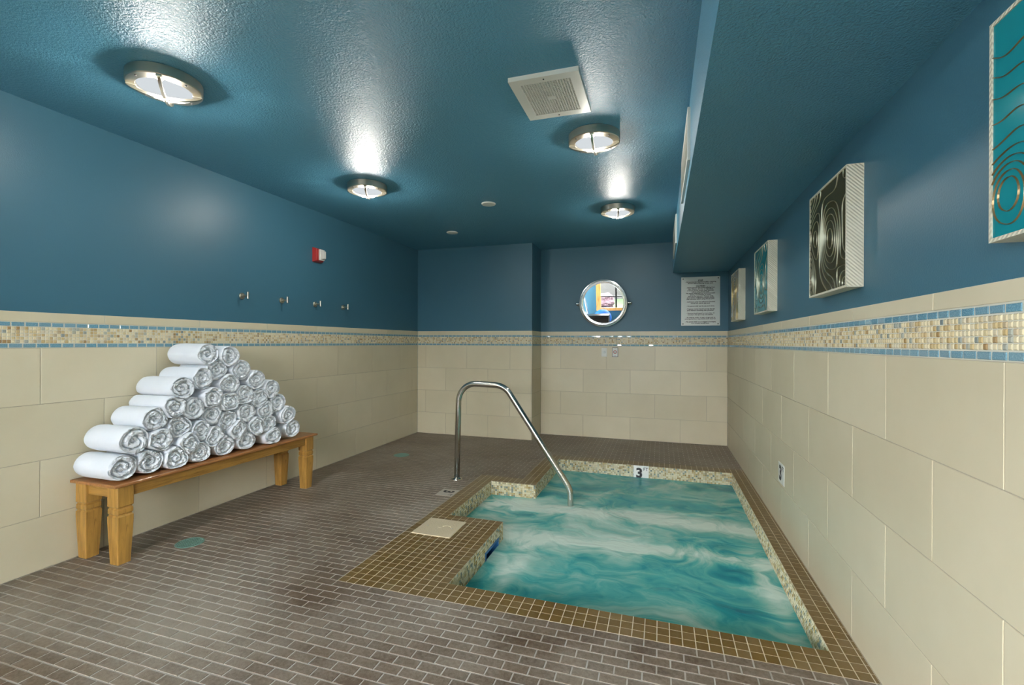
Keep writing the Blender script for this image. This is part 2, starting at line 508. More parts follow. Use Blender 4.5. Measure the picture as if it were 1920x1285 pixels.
bricks = []          # (x0,x1,y0,y1)
jmin, jmax = math.floor((YF - GY) / P), math.ceil((YB - GY) / P)
imin, imax = math.floor((XL - GX) / P) - 2, math.ceil((XR - GX) / P)
for j in range(jmin, jmax):
    i = imin + (j % 2)
    while i < imax:
        cells = [q for q in (i, i + 1) if not is_pool(q, j) and not is_coping(q, j)]
        i += 2
        if not cells: continue
        x0, x1 = max(gx(cells[0]), XL), min(gx(cells[-1] + 1), XR)
        y0, y1 = max(gy(j), YF), min(gy(j + 1), YB)
        if x1 - x0 < .01 or y1 - y0 < .008: continue
        bricks.append((x0, x1, y0, y1))
def in_view(x, y, mar=0):
    r, d = x * _c + y * _s, y * _c - x * _s
    if d < .3: return False
    u, v = 960 + FPX * r / d, 642.5 + FPX * EYE / d
    return -mar < u < 1920 + mar and v < 1285 + mar
def dist2(q):
    x, y = (q[0] + q[1]) / 2, (q[2] + q[3]) / 2
    return (0 if in_view(x, y) else 100) + x * x + y * y
bricks.sort(key=dist2)
def brick_dim(q): return q[1] - q[0] - .0056, q[3] - q[2] - .0056
for q in bricks[:300]:
    w, h = brick_dim(q)
    tile('floor_tile', fl, F_FLOOR, ((q[0] + q[1]) / 2, (q[2] + q[3]) / 2, random.uniform(-.0004, .0004)), w, h, m_floor, .005, .0012)
mosaic('floor_tiles', fl, m_floor, [(F_FLOOR, ((q[0] + q[1]) / 2, (q[2] + q[3]) / 2, 0), *brick_dim(q)) for q in bricks[300:]], .005, .0012, .0004)

# spa shell: walls and bottom below the coping
BOT = -.95
SKY0, SKY1, SKZ0, SKZ1 = 2.735, 2.975, -.26, -.074
mb = MB()
w_ = .08; o_ = .006
mb.box(PX1 + o_, PX1 + w_, PY0 - w_, PY1 + w_, BOT, SB)
mb.box(PX0 - w_, PX1 + o_, PY1 + o_, PY1 + w_, BOT, SB)
mb.box(PX0 - w_, PX1 + o_, PY0 - w_, PY0 - o_, BOT, SB)
mb.box(PX0 - w_, PX0 - o_, PY0 - o_, SKY0, BOT, SB); mb.box(PX0 - w_, PX0 - o_, SKY1, AY0 - o_, BOT, SB)
mb.box(PX0 - w_, PX0 - o_, SKY0, SKY1, BOT, SKZ0)
mb.box(PX0 - w_, PX0 - o_, AY1 + o_, PY1 + o_, BOT, SB)
mb.box(AX0 - w_, AX0 - o_, AY0 - w_, AY1 + w_, BOT, SB)
mb.box(AX0 - o_, PX0 - w_, AY0 - w_, AY0 - o_, BOT, SB); mb.box(AX0 - o_, PX0 - w_, AY1 + o_, AY1 + w_, BOT, SB)
mb.box(AX0 - w_, PX1 + w_, PY0 - w_, PY1 + w_, BOT - .06, BOT)
mb.box(AX0 - o_, PX0, AY0, AY1, BOT, -.30)          # entry step in the alcove
basin = tag(obj('spa_basin', mb.me(), m_bandgrout), 'sunken rectangular spa basin lined with pearly mosaic', 'spa', kind='structure')
it = []
MP = P / 3
def face_items(frame, face, lo, hi, fx, skip=None):
    n = int(round((hi - lo) / MP))
    for i in range(n):
        for j in range(9):
            a, z = lo + (i + .5) * (hi - lo) / n, -.004 - (j + .5) * MP
            if skip and skip[0] < a < skip[1] and z < skip[2]: continue
            c = (face, a, z) if fx else (a, face, z)
            it.append((frame, c, MP - .0018, MP - .0018))
F_FRONT = Matrix(((-1,0,0),(0,0,1),(0,1,0)))   # normal +Y
face_items(F_RIGHT, PX1, PY0, PY1, True)
face_items(F_BACK, PY1, PX0, PX1, False)
face_items(F_LEFT, PX0, PY0, AY0, True, (SKY0, SKY1, SKZ1))
face_items(F_LEFT, PX0, AY1, PY1, True)
face_items(F_LEFT, AX0, AY0, AY1, True)
face_items(F_BACK, AY1, AX0, PX0, False)
face_items(F_FRONT, AY0, AX0, PX0, False)
face_items(F_FRONT, PY0, PX0, PX1, False)
mosaic('wall_mosaic', basin, m_poolmosaic, it, b=.003)
# skimmer mouth
sk = empty('skimmer', (PX0 - .05, (SKY0 + SKY1) / 2, SKZ1))
tag(sk, 'blue plastic skimmer opening in the spa wall below the cream lid', 'skimmer')
y0, y1 = SKY0, SKY1
obj('throat', MB().box(PX0 - .18, PX0 - .172, y0, y1, SKZ0, SKZ1).box(PX0 - .172, PX0 - .003, y0, y0 + .006, SKZ0, SKZ1)
    .box(PX0 - .172, PX0 - .003, y1 - .006, y1, SKZ0, SKZ1).box(PX0 - .172, PX0 - .003, y0 + .006, y1 - .006, SKZ1 - .006, SKZ1).box(PX0 - .172, PX0 - .003, y0 + .006, y1 - .006, SKZ0, SKZ0 + .006).me(), m_skim, sk)
obj('frame', MB().box(PX0 - .003, PX0 + .004, y0 - .004, y0 + .010, SKZ0, SKZ1 + .004).box(PX0 - .003, PX0 + .004, y1 - .010, y1 + .004, SKZ0, SKZ1 + .004)
    .box(PX0 - .003, PX0 + .004, y0 + .01, y1 - .01, SKZ1 - .010, SKZ1 + .004).me(), m_skim, sk)

# coping
HX0, HX1, HY0, HY1 = -1.556, -1.280, 2.709, 2.982
cp = empty('spa_coping', (GX, GY, 0))
tag(cp, 'olive brown square-tile coping around the spa', 'coping', kind='structure')
cop = []
for i in range(-11, 36):
    for j in range(-3, 56):
        if not is_coping(i, j): continue
        x0, x1 = gx(i), min(gx(i + 1), XR); y0, y1 = gy(j), gy(j + 1)
        if x1 - x0 < .008: continue
        if x0 > HX0 - .02 and x1 < HX1 + .02 and y0 > HY0 - .02 and y1 < HY1 + .02: continue
        cop.append((x0, x1, y0, y1))
cop.sort(key=dist2)
mbg = MB()
for i in range(-11, 36):
    for j in range(-3, 56):
        if is_coping(i, j): mbg.box(gx(i), min(gx(i + 1), XR), gy(j), gy(j + 1), ZG, ZG + .0006)
obj('coping_grout', mbg.me(), m_cgrout, cp)
for q in cop[:300]:
    tile('coping_tile', cp, F_FLOOR, ((q[0] + q[1]) / 2, (q[2] + q[3]) / 2, random.uniform(0, .0005)), q[1] - q[0] - .0036, q[3] - q[2] - .0036, m_coping, .005, .001)
for o in cp.children:
    if o.name.startswith('coping_tile'): o.matrix_parent_inverse = Matrix.Translation(-cp.location)
mo = mosaic('coping_tiles', cp, m_coping, [(F_FLOOR, ((q[0] + q[1]) / 2, (q[2] + q[3]) / 2, 0), q[1] - q[0] - .0036, q[3] - q[2] - .0036) for q in cop[300:]], .005, .001, .0004)
mo.matrix_parent_inverse = Matrix.Translation(-cp.location)

# ------------------------------------------------------------------ water
t = NT('spa_water'); p_ = t.pos()
mp_ = t.n('ShaderNodeMapping'); t.l(p_, mp_.inputs[0]); mp_.inputs['Scale'].default_value = (.85, 1.65, 1)
wv = t.noise(1.7, 3, p_, .5, out=1)
va = t.n('ShaderNodeVectorMath', operation='MULTIPLY_ADD'); t.l(wv, va.inputs[0]); va.inputs[1].default_value = (1.3, 1.3, 0); t.l(mp_.outputs[0], va.inputs[2])
n1 = t.noise(1.25, 6, va.outputs[0], .55, dist=.6)
n2 = t.noise(3.2, 5, va.outputs[0], .6, dist=1.0)
sep = t.n('ShaderNodeSeparateXYZ'); t.l(p_, sep.inputs[0])
X_, Y_ = sep.outputs[0], sep.outputs[1]
def streak(y0, amp, freq, ph, wid, x0=None, xw=1.0):
    yy = t.math('ADD', y0, t.math('MULTIPLY', t.math('SINE', t.math('ADD', t.math('MULTIPLY', X_, freq), ph)), amp))
    d = t.math('DIVIDE', t.math('SUBTRACT', Y_, yy), wid)
    g = t.math('POWER', 2.71828, t.math('MULTIPLY', t.math('MULTIPLY', d, d), -1.0))
    if x0 is not None:
        e = t.math('DIVIDE', t.math('SUBTRACT', X_, x0), xw)
        g = t.math('MULTIPLY', g, t.math('POWER', 2.71828, t.math('MULTIPLY', t.math('MULTIPLY', e, e), -1.0)))
    return g
st = t.math('ADD', streak(3.22, .05, 2.2, .4, .11), streak(3.78, .05, 2.6, 2.0, .12))
st = t.math('ADD', st, streak(2.95, .0, 1, 0, .50, .60, .09))
st = t.math('ADD', st, t.math('MULTIPLY', streak(3.55, 0, 1, 0, .5, -1.25, .30), .8))
st = t.math('ADD', st, t.math('MULTIPLY', streak(2.55, 0, 1, 0, .45, -.86, .08), .7))
fo = t.math('ADD', t.math('ADD', t.math('MULTIPLY', n1, .72), t.math('MULTIPLY', n2, .30)), t.math('MULTIPLY', st, t.math('MULTIPLY', n2, .42)))
c_ = t.ramp(fo, [(.36, (.010, .190, .260)), (.45, (.028, .310, .335)), (.52, (.110, .450, .415)), (.60, (.32, .60, .52)), (.73, (.68, .82, .72))])
t.set(Base_Color=c_, Roughness=.16, IOR=1.33, Specular_IOR_Level=.5)
t.bump(t.noise(4, 3, va.outputs[0]), .012); m_water = t.m
bm = bmesh.new()
NS = 3
vs = {}
def wv_(a, b):
    k = (a, b)
    if k not in vs:
        x, y = GX + a * P * NS, GY + b * P
        vs[k] = bm.verts.new((x, y, WATER + .006 * noise.noise(Vector((x * 2.2, y * 3.0, .3)))))
    return vs[k]
cells = [(i, j) for i in range(-8, NI) for j in range(NJ) if is_pool(i, j)]
vs2 = {}
def wv2(i, j):
    if (i, j) not in vs2:
        x, y = gx(i), gy(j)
        vs2[(i, j)] = bm.verts.new((x, y, WATER + .006 * noise.noise(Vector((x * 2.2, y * 3.0, .3)))))
    return vs2[(i, j)]
for i, j in cells:
    bm.faces.new((wv2(i, j), wv2(i + 1, j), wv2(i + 1, j + 1), wv2(i, j + 1)))
me = bpy.data.meshes.new('spa_water'); bm.to_mesh(me); bm.free()
wo = obj('spa_water', me, m_water, smooth=True)
tag(wo, 'churning turquoise spa water streaked with pale foam', 'water', kind='stuff')

# ------------------------------------------------------------------ bench
BZ = .458
bx0, bx1, by0, by1 = XL + .004, -2.842, 1.762, 3.345
bench = empty('wooden_bench', ((bx0 + bx1) / 2, (by0 + by1) / 2, 0))
tag(bench, 'golden wooden bench with carved tapered legs holding the towel pile', 'bench')
def bpart(name, me, m, loc=(0, 0, 0)):
    o = obj(name, me, m); o.location = loc; o.parent = bench; o.matrix_parent_inverse = Matrix.Translation(-bench.location); return o
hx, hy = (bx1 - bx0) / 2, (by1 - by0) / 2
bpart('bench_top', MB().box(-hx, hx, -hy, hy, -.018, 0).me(bevel=.006, seg=3), m_wood_top, ((bx0 + bx1) / 2, (by0 + by1) / 2, BZ))
legs = [(XL + .006 + .043, by0 + .028 + .043), (-2.866 - .043, by0 + .028 + .043), (XL + .006 + .043, by1 - .026 - .043), (-2.866 - .043, by1 - .026 - .043)]
prof = [(.440, .043), (.326, .043), (.320, .0375), (.314, .0375), (.309, .0415), (.286, .0415), (.281, .0375), (.275, .0375), (.268, .043), (.24, .043), (.0, .0335)]
def leg_mesh():
    mb = MB(); vs = []
    for z, r in prof:
        c = r - .003
        for sx, sy in ((1, -1), (1, 1), (-1, 1), (-1, -1)):
            if (sx, sy) in ((1, 1), (-1, -1)): vs += [(sx * r, sy * c, z), (sx * c, sy * r, z)]
            else: vs += [(sx * c, sy * r, z), (sx * r, sy * c, z)]
    n = 8; fs = [tuple(range(n))]
    for k in range(len(prof) - 1):
        for i in range(n):
            a, b = k * n + i, k * n + (i + 1) % n
            fs.append((a, b, b + n, a + n))
    fs.append(tuple((len(prof) - 1) * n + i for i in range(n))[::-1])
    return mb.add(vs, fs).me()
lm = leg_mesh()
for x, y in legs: bpart('leg', lm, m_wood_z, (x, y, 0))
ya, yb = legs[0][1] + .0425, legs[2][1] - .0425
for x in (legs[0][0], legs[1][0] + .018):
    bpart('apron', MB().box(-.012, .012, ya - yb + (yb - ya) / 2, (yb - ya) / 2, -.034, .034).me(bevel=.002), m_wood_y, (x, (ya + yb) / 2, .406))
xa, xb = legs[0][0] + .0425, legs[1][0] - .0425
m_wood_x = wood_mat('golden_wood_end_grain', (.150, .068, .012), (.37, .195, .042), 0)
for y in (legs[0][1] - .016, legs[2][1] + .016):
    bpart('apron', MB().box(-(xb - xa) / 2, (xb - xa) / 2, -.012, .012, -.034, .034).me(bevel=.002), m_wood_x, ((xa + xb) / 2, y, .406))

# ------------------------------------------------------------------ rolled towels
TW = [(1.826,0.540),(1.979,0.540),(2.130,0.526),(2.289,0.525),(2.477,0.530),(2.653,0.535),(2.885,0.520),(3.099,0.540),(1.889,0.680),(2.032,0.657),(2.212,0.600),(2.392,0.610),(2.575,0.625),(2.012,0.783),(2.164,0.715),(2.307,0.661),(2.505,0.700),(2.735,0.620),(2.845,0.620),(3.040,0.662),(2.115,0.846),(2.240,0.820),(2.387,0.755),(2.650,0.735),(2.830,0.730),(2.950,0.770),(2.163,0.955),(2.372,0.873),(2.503,0.835),(2.635,0.862),(2.770,0.828),(2.876,0.885),(2.301,1.010),(2.506,0.955),(2.735,0.968),(2.422,1.060),(2.600,1.050),(2.349,1.165),(2.500,1.150)]
ORD = ['first', 'second', 'third', 'fourth', 'fifth', 'sixth', 'seventh', 'last']
ROWS = [[0, 1, 2, 3, 4, 5, 6, 7], [8, 9, 10, 11, 12, 17, 18, 19], [13, 14, 15, 16, 23, 24, 25], [20, 21, 22, 28, 29, 30, 31], [26, 27, 33, 34], [32, 35, 36], [37, 38]]
RN = ['bottom row on the bench', 'second row up', 'third row up', 'fourth row up', 'fifth row up', 'sixth row up', 'top row of the pile']
TLAB = {k: '%s from the near end in the %s' % (ORD[i] if i < len(r) - 1 else 'last', RN[n]) for n, r in enumerate(ROWS) for i, k in enumerate(r)}
pts = [Vector((y, z)) for y, z in TW]
NA = 80
def outline(k):
    c = pts[k]; out = []
    for a in range(NA):
        th = 2 * PI * a / NA; d = Vector((math.cos(th), math.sin(th)))
        r = .081 if k != 8 else .088
        r *= 1 - .10 * abs(d.y)
        cand = [r]
        for q in range(len(pts)):
            if q == k: continue
            n = pts[q] - c; L = n.length
            if L > .17: continue
            n /= L; dn = d.dot(n)
            if dn > .05: cand.append((L / 2 - .0012) / dn)
        if d.y < -.05: cand.append((BZ + .002 - c.y) / d.y)
        s = 0; e = 14
        rm = sum(x ** -e for x in cand) ** (-1 / e)
        out.append(rm)
    return [(out[i - 1] + 2 * out[i] + out[(i + 1) % NA]) / 4 for i in range(NA)]
for k, (ty, tz) in enumerate(TW):
    R = outline(k)
    seed = Vector((k * 3.7, k * 1.3, k * 7.1))
    xf = -2.872 + random.uniform(-.018, .012); xb_ = XL + .022 + random.uniform(0, .02)
    yaw = random.uniform(-.05, .05)
    turns = random.uniform(1.9, 2.6); ph0 = random.random(); cw = random.choice((-1, 1))
    rings = []   # list of (x, scale, puff)
    vs = []
    NR = 26
    # side from the back to the front
    side = [(0, .0, 0), (0, .55, 0), (.006, .82, 0), (.022, .96, 0), (.06, 1, 0)]
    Lb = xf - xb_
    xs_side = [(xb_ + dx, s) for dx, s, _ in side] + [(xb_ + Lb * f, 1.0 + .012 * math.sin(k + f * 9)) for f in (.3, .5, .7, .82)] + [(xf - .030, 1.0), (xf - .014, .985), (xf - .005, .96)]
    for x, s in xs_side:
        for a in range(NA):
            th = 2 * PI * a / NA
            w = 1 + .022 * noise.noise(Vector((math.cos(th) * 1.5, math.sin(th) * 1.5, x * 9)) + seed)
            rr = R[a] * s * w
            vs.append((x, rr * math.cos(th), rr * math.sin(th)))
    for q in range(NR):
        s = .93 * (1 - q / (NR - .0))
        for a in range(NA):
            th = 2 * PI * a / NA
            pp = Vector((s * math.cos(th), s * math.sin(th), 0))
            wob = .26 * noise.noise(pp * 1.9 + seed) + .06 * noise.noise(pp * 5 + seed)
            arm = (s * turns + cw * th / (2 * PI) + ph0 + wob)
            f = arm - math.floor(arm)
            puff = max(0, 1 - abs(2 * f - 1) ** 4.5)
            cr = abs(noise.noise(pp * 4.5 + seed * 1.7)); cr2 = abs(noise.noise(Vector((pp.x * 9, pp.y * 9, 3)) + seed))
            x = xf - .046 + .046 * puff ** .8 - .014 * max(0, .12 - cr) / .12 - .004 * max(0, .12 - cr2) / .12 - .010 * (1 - s) + .014 * noise.noise(pp * 1.6 + seed * 2)
            rr = R[a] * s
            vs.append((x, rr * math.cos(th), rr * math.sin(th)))
    nr = len(xs_side) + NR
    fs = []
    for q in range(nr - 1):
        for a in range(NA):
            a0, a1 = q * NA + a, q * NA + (a + 1) % NA
            fs.append((a0, a1, a1 + NA, a0 + NA))
    fs.append(tuple((nr - 1) * NA + a for a in range(NA)))
    me = bpy.data.meshes.new('rolled_towel'); me.from_pydata([(x, y, z) for x, y, z in vs], [], fs)
    bm = bmesh.new(); bm.from_mesh(me); bmesh.ops.remove_doubles(bm, verts=bm.verts, dist=1e-5); bmesh.ops.recalc_face_normals(bm, faces=bm.faces); bm.to_mesh(me); bm.free()
    o = obj('rolled_towel', me, m_towel, smooth=True)
    o.location = (0, ty, tz)
    tag(o, 'white rolled towel, ' + TLAB[k], 'towel', 'rolled towels piled on the bench')

# ------------------------------------------------------------------ handrail
def fillet(path, rad, n=10):
    out = [Vector(path[0])]
    for i in range(1, len(path) - 1):
        A, B, C = Vector(path[i - 1]), Vector(path[i]), Vector(path[i + 1])
        u, v = (A - B).normalized(), (C - B).normalized(); ang = u.angle(v)
        d = rad[i - 1] / math.tan(ang / 2); s, e = B + u * d, B + v * d
        ctr = B + (u + v).normalized() * (rad[i - 1] / math.sin(ang / 2))
        a, b = s - ctr, e - ctr; tot = a.angle(b); ax = a.cross(b).normalized()
        for k in range(n + 1): out.append(ctr + Matrix.Rotation(tot * k / n, 3, ax) @ a)
    out.append(Vector(path[-1])); return out
hr = empty('pool_handrail', (-1.78, 3.921, 0))
tag(hr, 'curved stainless steel handrail leading from the deck down into the spa', 'handrail')
path = [(-1.782, 3.921, 0), (-1.764, 3.920, .884), (-1.318, 3.910, .872), (-.722, 3.896, .012), (-.722, 3.896, -.5)]
me = MB().tube(fillet(path, (.17, .17, .17)), .0255, 20).me(smooth=True)
obj('rail_tube', me, m_steel, hr)
me = smooth_by_angle(MB().lathe([(.020, .016), (.030, .016), (.034, .012), (.052, .006), (.054, .0)], 32, Matrix.Translation((-1.782, 3.921, 0))).me())
obj('floor_flange', me, m_steel, hr)

# ------------------------------------------------------------------ ceiling lamps
def make_lamp(x, y, ang, power, label):
    r = empty('ceiling_lamp', (x, y, H)); r.rotation_euler = (0, 0, ang)
    tag(r, label, 'lamp', 'round bulkhead ceiling lamps')
    def part(name, me, m, par=r):
        o = bpy.data.objects.new(name, me); link(o); me.materials.append(m) if not len(me.materials) else None; o.parent = par; return o
    if not hasattr(make_lamp, 'm'):
        d = {}
        d['rim'] = smooth_by_angle(MB().lathe([(.150, 0), (.156, -.004), (.156, -.048), (.152, -.052), (.118, -.058), (.114, -.050), (.114, -.02), (.150, -.004)], 64, cap=False).me(), 30)
        d['glass'] = smooth_by_angle(MB().lathe([(.1135, -.03), (.1125, -.048), (.098, -.060), (.07, -.068), (.035, -.072), (.001, -.073)], 48).me(), 60)
        def bar():
            mb = MB(); n = 24; vs = []; w = .0065
            for i in range(n + 1):
                a = -1 + 2 * i / n; X = .148 * a; z = -.054 - .034 * (1 - a * a) ** .8
                for dy, dz in ((-w, 0), (-w, -.012), (w, -.012), (w, 0)): vs.append((X, dy, z + dz))
            fs = [(0, 1, 2, 3), tuple(n * 4 + q for q in (3, 2, 1, 0))]
            for i in range(n):
                for q in range(4): fs.append((i * 4 + q, i * 4 + (q + 1) % 4, i * 4 + 4 + (q + 1) % 4, i * 4 + 4 + q))
            return mb.add(vs, fs).me()
        d['bar'] = bar()
        d['lug'] = MB().box(.112, .154, -.012, .012, -.064, -.050).me(bevel=.004, seg=2)
        d['fin'] = smooth_by_angle(MB().lathe([(.011, -.086), (.011, -.100), (.006, -.108), (.001, -.112)], 12).me(), 40)
        d['screw'] = MB().lathe([(.0045, -.053), (.0045, -.0575)], 10).me()
        make_lamp.m = d
    d = make_lamp.m
    rim = part('rim', d['rim'], m_nickel); part('diffuser', d['glass'], m_diff)
    for a in (0, PI / 2):
        o = part('guard_bar', d['bar'], m_nickel); o.rotation_euler = (0, 0, a)
    for a in range(4):
        o = part('guard_lug', d['lug'], m_nickel); o.rotation_euler = (0, 0, a * PI / 2)
        o = part('screw', d['screw'], m_dark, rim); o.location = (.136 * math.cos(PI / 4 + a * PI / 2), .136 * math.sin(PI / 4 + a * PI / 2), 0)
    part('finial', d['fin'], m_nickel)
    for a in range(4):
        ld = bpy.data.lights.new('lamp_light', 'POINT'); ld.energy = power / 4; ld.color = LAMP_COL; ld.shadow_soft_size = .02
        lo = bpy.data.objects.new('lamp_light', ld); link(lo); lo.parent = r
        lo.location = (.048 * math.cos(PI / 4 + a * PI / 2), .048 * math.sin(PI / 4 + a * PI / 2), -.094)
    return r
make_lamp(-2.318, 1.650, math.radians(45), LAMP_W * 1.1, 'largest looking round nickel ceiling lamp, nearest and at upper left')
make_lamp(-2.290, 3.258, math.radians(28), LAMP_W * 1.1, 'round nickel ceiling lamp farther along the left side, above the towel bench')
make_lamp(-.397, 2.883, math.radians(2), LAMP_W * .6, 'round nickel ceiling lamp next to the square white vent')
make_lamp(-.395, 4.490, math.radians(8), LAMP_W * .6, 'smallest looking round nickel ceiling lamp, farthest above the spa')

# ------------------------------------------------------------------ ceiling vent and discs
vx0, vx1, vy0, vy1 = -.712, -.368, 2.140, 2.546
ve = empty('ceiling_vent', ((vx0 + vx1) / 2, (vy0 + vy1) / 2, H))
tag(ve, 'square white exhaust grille set in the ceiling', 'vent')
fw = .048
mb = MB()
for b in ((vx0, vx1, vy0, vy0 + fw), (vx0, vx1, vy1 - fw, vy1), (vx0, vx0 + fw, vy0 + fw, vy1 - fw), (vx1 - fw, vx1, vy0 + fw, vy1 - fw)):
    mb.box(b[0], b[1], b[2], b[3], H - .022, H)
obj('frame', mb.me(), m_white, ve)
obj('backing', MB().box(vx0 + fw, vx1 - fw, vy0 + fw, vy1 - fw, H - .004, H).me(), m_dark, ve)  # flat dark sheet, its colour stands for the shade inside the duct
mb = MB(); nx, ny = 19, 22
for i in range(1, nx):
    x = vx0 + fw + (vx1 - vx0 - 2 * fw) * i / nx; mb.box(x - .0016, x + .0016, vy0 + fw, vy1 - fw, H - .020, H - .006)
for j in range(1, ny):
    y = vy0 + fw + (vy1 - vy0 - 2 * fw) * j / ny; mb.box(vx0 + fw, vx1 - fw, y - .0016, y + .0016, H - .0195, H - .0065)
g = obj('grille', mb.me(), m_white, ve); g['kind'] = 'stuff'
cx, cy = (vx0 + vx1) / 2, (vy0 + vy1) / 2
obj('badge', MB().box(cx - .022, cx + .022, cy - .012, cy + .012, H - .0225, H - .018).me(), m_white, ve)
for y in (vy0 + .022, vy1 - .022): obj('screw', MB().lathe([(.004, H - .024), (.004, H - .02)], 10, Matrix.Translation((cx, y, 0))).me(), m_dark, ve)
for (x, y, lab) in ((-1.521, 4.022, 'small flat white ceiling disc, the nearer of two'), (-2.322, 4.951, 'small flat white ceiling disc, the farther one near the back wall')):
    d_ = obj('sprinkler_cover', smooth_by_angle(MB().lathe([(.066, H), (.066, H - .004), (.060, H - .010), (.001, H - .013)], 32, Matrix.Translation((x, y, 0))).me(), 35), m_white)
    tag(d_, lab, 'sprinkler')

# soffit grilles
def soffit_grille(y0, y1, z0, z1, label):
    r = empty('soffit_grille', (SX, (y0 + y1) / 2, z0)); tag(r, label, 'vent', 'white air grilles on the soffit')
    f = .03; mb = MB(); xa, xb = SX - .014, SX
    for b in ((y0, y1, z0, z0 + f), (y0, y1, z1 - f, z1), (y0, y0 + f, z0 + f, z1 - f), (y1 - f, y1, z0 + f, z1 - f)): mb.box(xa, xb, b[0], b[1], b[2], b[3])
    obj('frame', mb.me(), m_white, r)
    obj('backing', MB().box(SX - .003, SX, y0 + f, y1 - f, z0 + f, z1 - f).me(), m_dark, r)  # near-black sheet painted as the shade behind the slats
    n = 7
    mes = MB().box(-.005, .005, -(y1 - y0) / 2 + f, (y1 - y0) / 2 - f, -.009, .009).me()
    mes.materials.append(m_white)
    for i in range(n):
        o = bpy.data.objects.new('slat', mes); link(o); o.parent = r
        o.location = (-.0085, 0, f + (i + .5) * (z1 - z0 - 2 * f) / n); o.rotation_euler = (0, .35, 0)
soffit_grille(2.57, 3.36, 2.205, 2.480, 'long white louvred air grille on the soffit side, nearer one')
soffit_grille(4.66, 5.56, 2.205, 2.480, 'white louvred air grille on the soffit side, farther one')

# ------------------------------------------------------------------ mirror
MZ, MX = 1.776, -.722
mi = empty('round_mirror', (MX, YB, MZ)); tag(mi, 'round chrome-framed pivot mirror on the far blue wall', 'mirror')
TILT = math.radians(5.6)
Rm = Matrix.Translation((MX, YB - .062, MZ)) @ Matrix.Rotation(TILT, 4, 'X') @ Matrix.Rotation(PI / 2, 4, 'X')
frame = smooth_by_angle(MB().lathe([(.262, .004), (.266, .016), (.280, .018), (.284, .010), (.290, .010), (.296, .018), (.308, .016), (.312, .006), (.308, -.006), (.262, -.006)], 72, Rm, cap=False).me(), 40)
obj('frame', frame, m_chrome, mi)
obj('mirror_glass', MB().lathe([(.265, -.004), (.265, .003), (.258, .0055)], 72, Rm).me(), m_mirror, mi)
for s in (-1, 1):
    x = MX + s * .335
    b = obj('wall_bracket', smooth_by_angle(MB().lathe([(.026, 0), (.026, .008), (.014, .014), (.010, .05), (.014, .062), (.010, .074), (.001, .076)], 20, cyl_M((x, YB + .006, MZ), (0, -1, 0))).me(), 40), m_chrome, mi)
    obj('pivot', smooth_by_angle(MB().lathe([(.006, 0), (.006, .03), (.013, .034), (.016, .045), (.010, .058), (.003, .066)], 16, cyl_M((MX + s * .305, YB - .062, MZ), (s, 0, 0))).me(), 40), m_chrome, b)

# ------------------------------------------------------------------ text helper
def text_mesh(body, size, bold=0.0, align='CENTER', space=1.0):
    cu = bpy.data.curves.new('txt', 'FONT'); cu.body = body; cu.size = size; cu.align_x = align; cu.align_y = 'CENTER'
    cu.offset = bold; cu.space_line = space; cu.extrude = .0004; cu.resolution_u = 3
    o = bpy.data.objects.new('txt', cu); link(o)
    bpy.context.view_layer.update()
    me = bpy.data.meshes.new_from_object(o.evaluated_get(bpy.context.evaluated_depsgraph_get()))
    bpy.data.objects.remove(o); bpy.data.curves.remove(cu)
    return me
def place(me, frame, loc, m, name, parent):
    mt = frame.to_4x4(); mt.translation = Vector(loc)
    me.transform(mt)
    return obj(name, me, m, parent)

# notice
sx0, sx1, sz0, sz1 = .242, .692, 1.477, 2.085
yf = YB + .007
sg = empty('safety_notice', ((sx0 + sx1) / 2, yf, sz0)); tag(sg, 'silver spa rules notice with black lettering on the far wall', 'sign')
obj('plate', MB().box(sx0, sx1, yf - .010, yf, sz0, sz1).me(bevel=.002, seg=1), m_sign, sg)
LINES = """STOP
- All persons are required to take a cleansing
shower before entering the spa pool.

CAUTION
- Elderly persons and those suffering from
heart disease, diabetes or high blood
pressure should consult their physician
before using the spa pool.
No person suffering from a communicable
disease, transmissible via water,
shall use the spa pool.  Persons using
prescription medications should consult
their physician before using the spa pool.

- Individuals under the influence of alcohol
should not use the spa pool.

- No person shall use the spa pool alone.

- Pregnant women should not use the spa
pool without consulting their physician.

- Persons should spend no more than 15
minutes in the spa at any one session.

- All children under 14 years of age shall be
accompanied by a responsible adult observer.

- No person shall run or engage in horseplay
in or around the spa pool.""".split('\n')
nl = len(LINES); zt0, zt1 = sz1 - .045, sz0 + .030
for i, ln in enumerate(LINES):
    if not ln: continue
    big = ln in ('STOP', 'CAUTION')
    me = text_mesh(ln, .0235 if big else .0195, .0010 if big else .0006)
    place(me, F_BACK, ((sx0 + sx1) / 2, yf - .0102, zt0 + (zt1 - zt0) * i / (nl - 1)), m_black, 'lettering', sg)
for x in (sx0 + .022, sx1 - .022):
    for z in (sz0 + .022, sz1 - .022):
        obj('screw', MB().lathe([(.007, 0), (.007, .004), (.003, .006)], 14, cyl_M((x, yf - .0098, z), (0, -1, 0))).me(), m_blackmetal, sg)

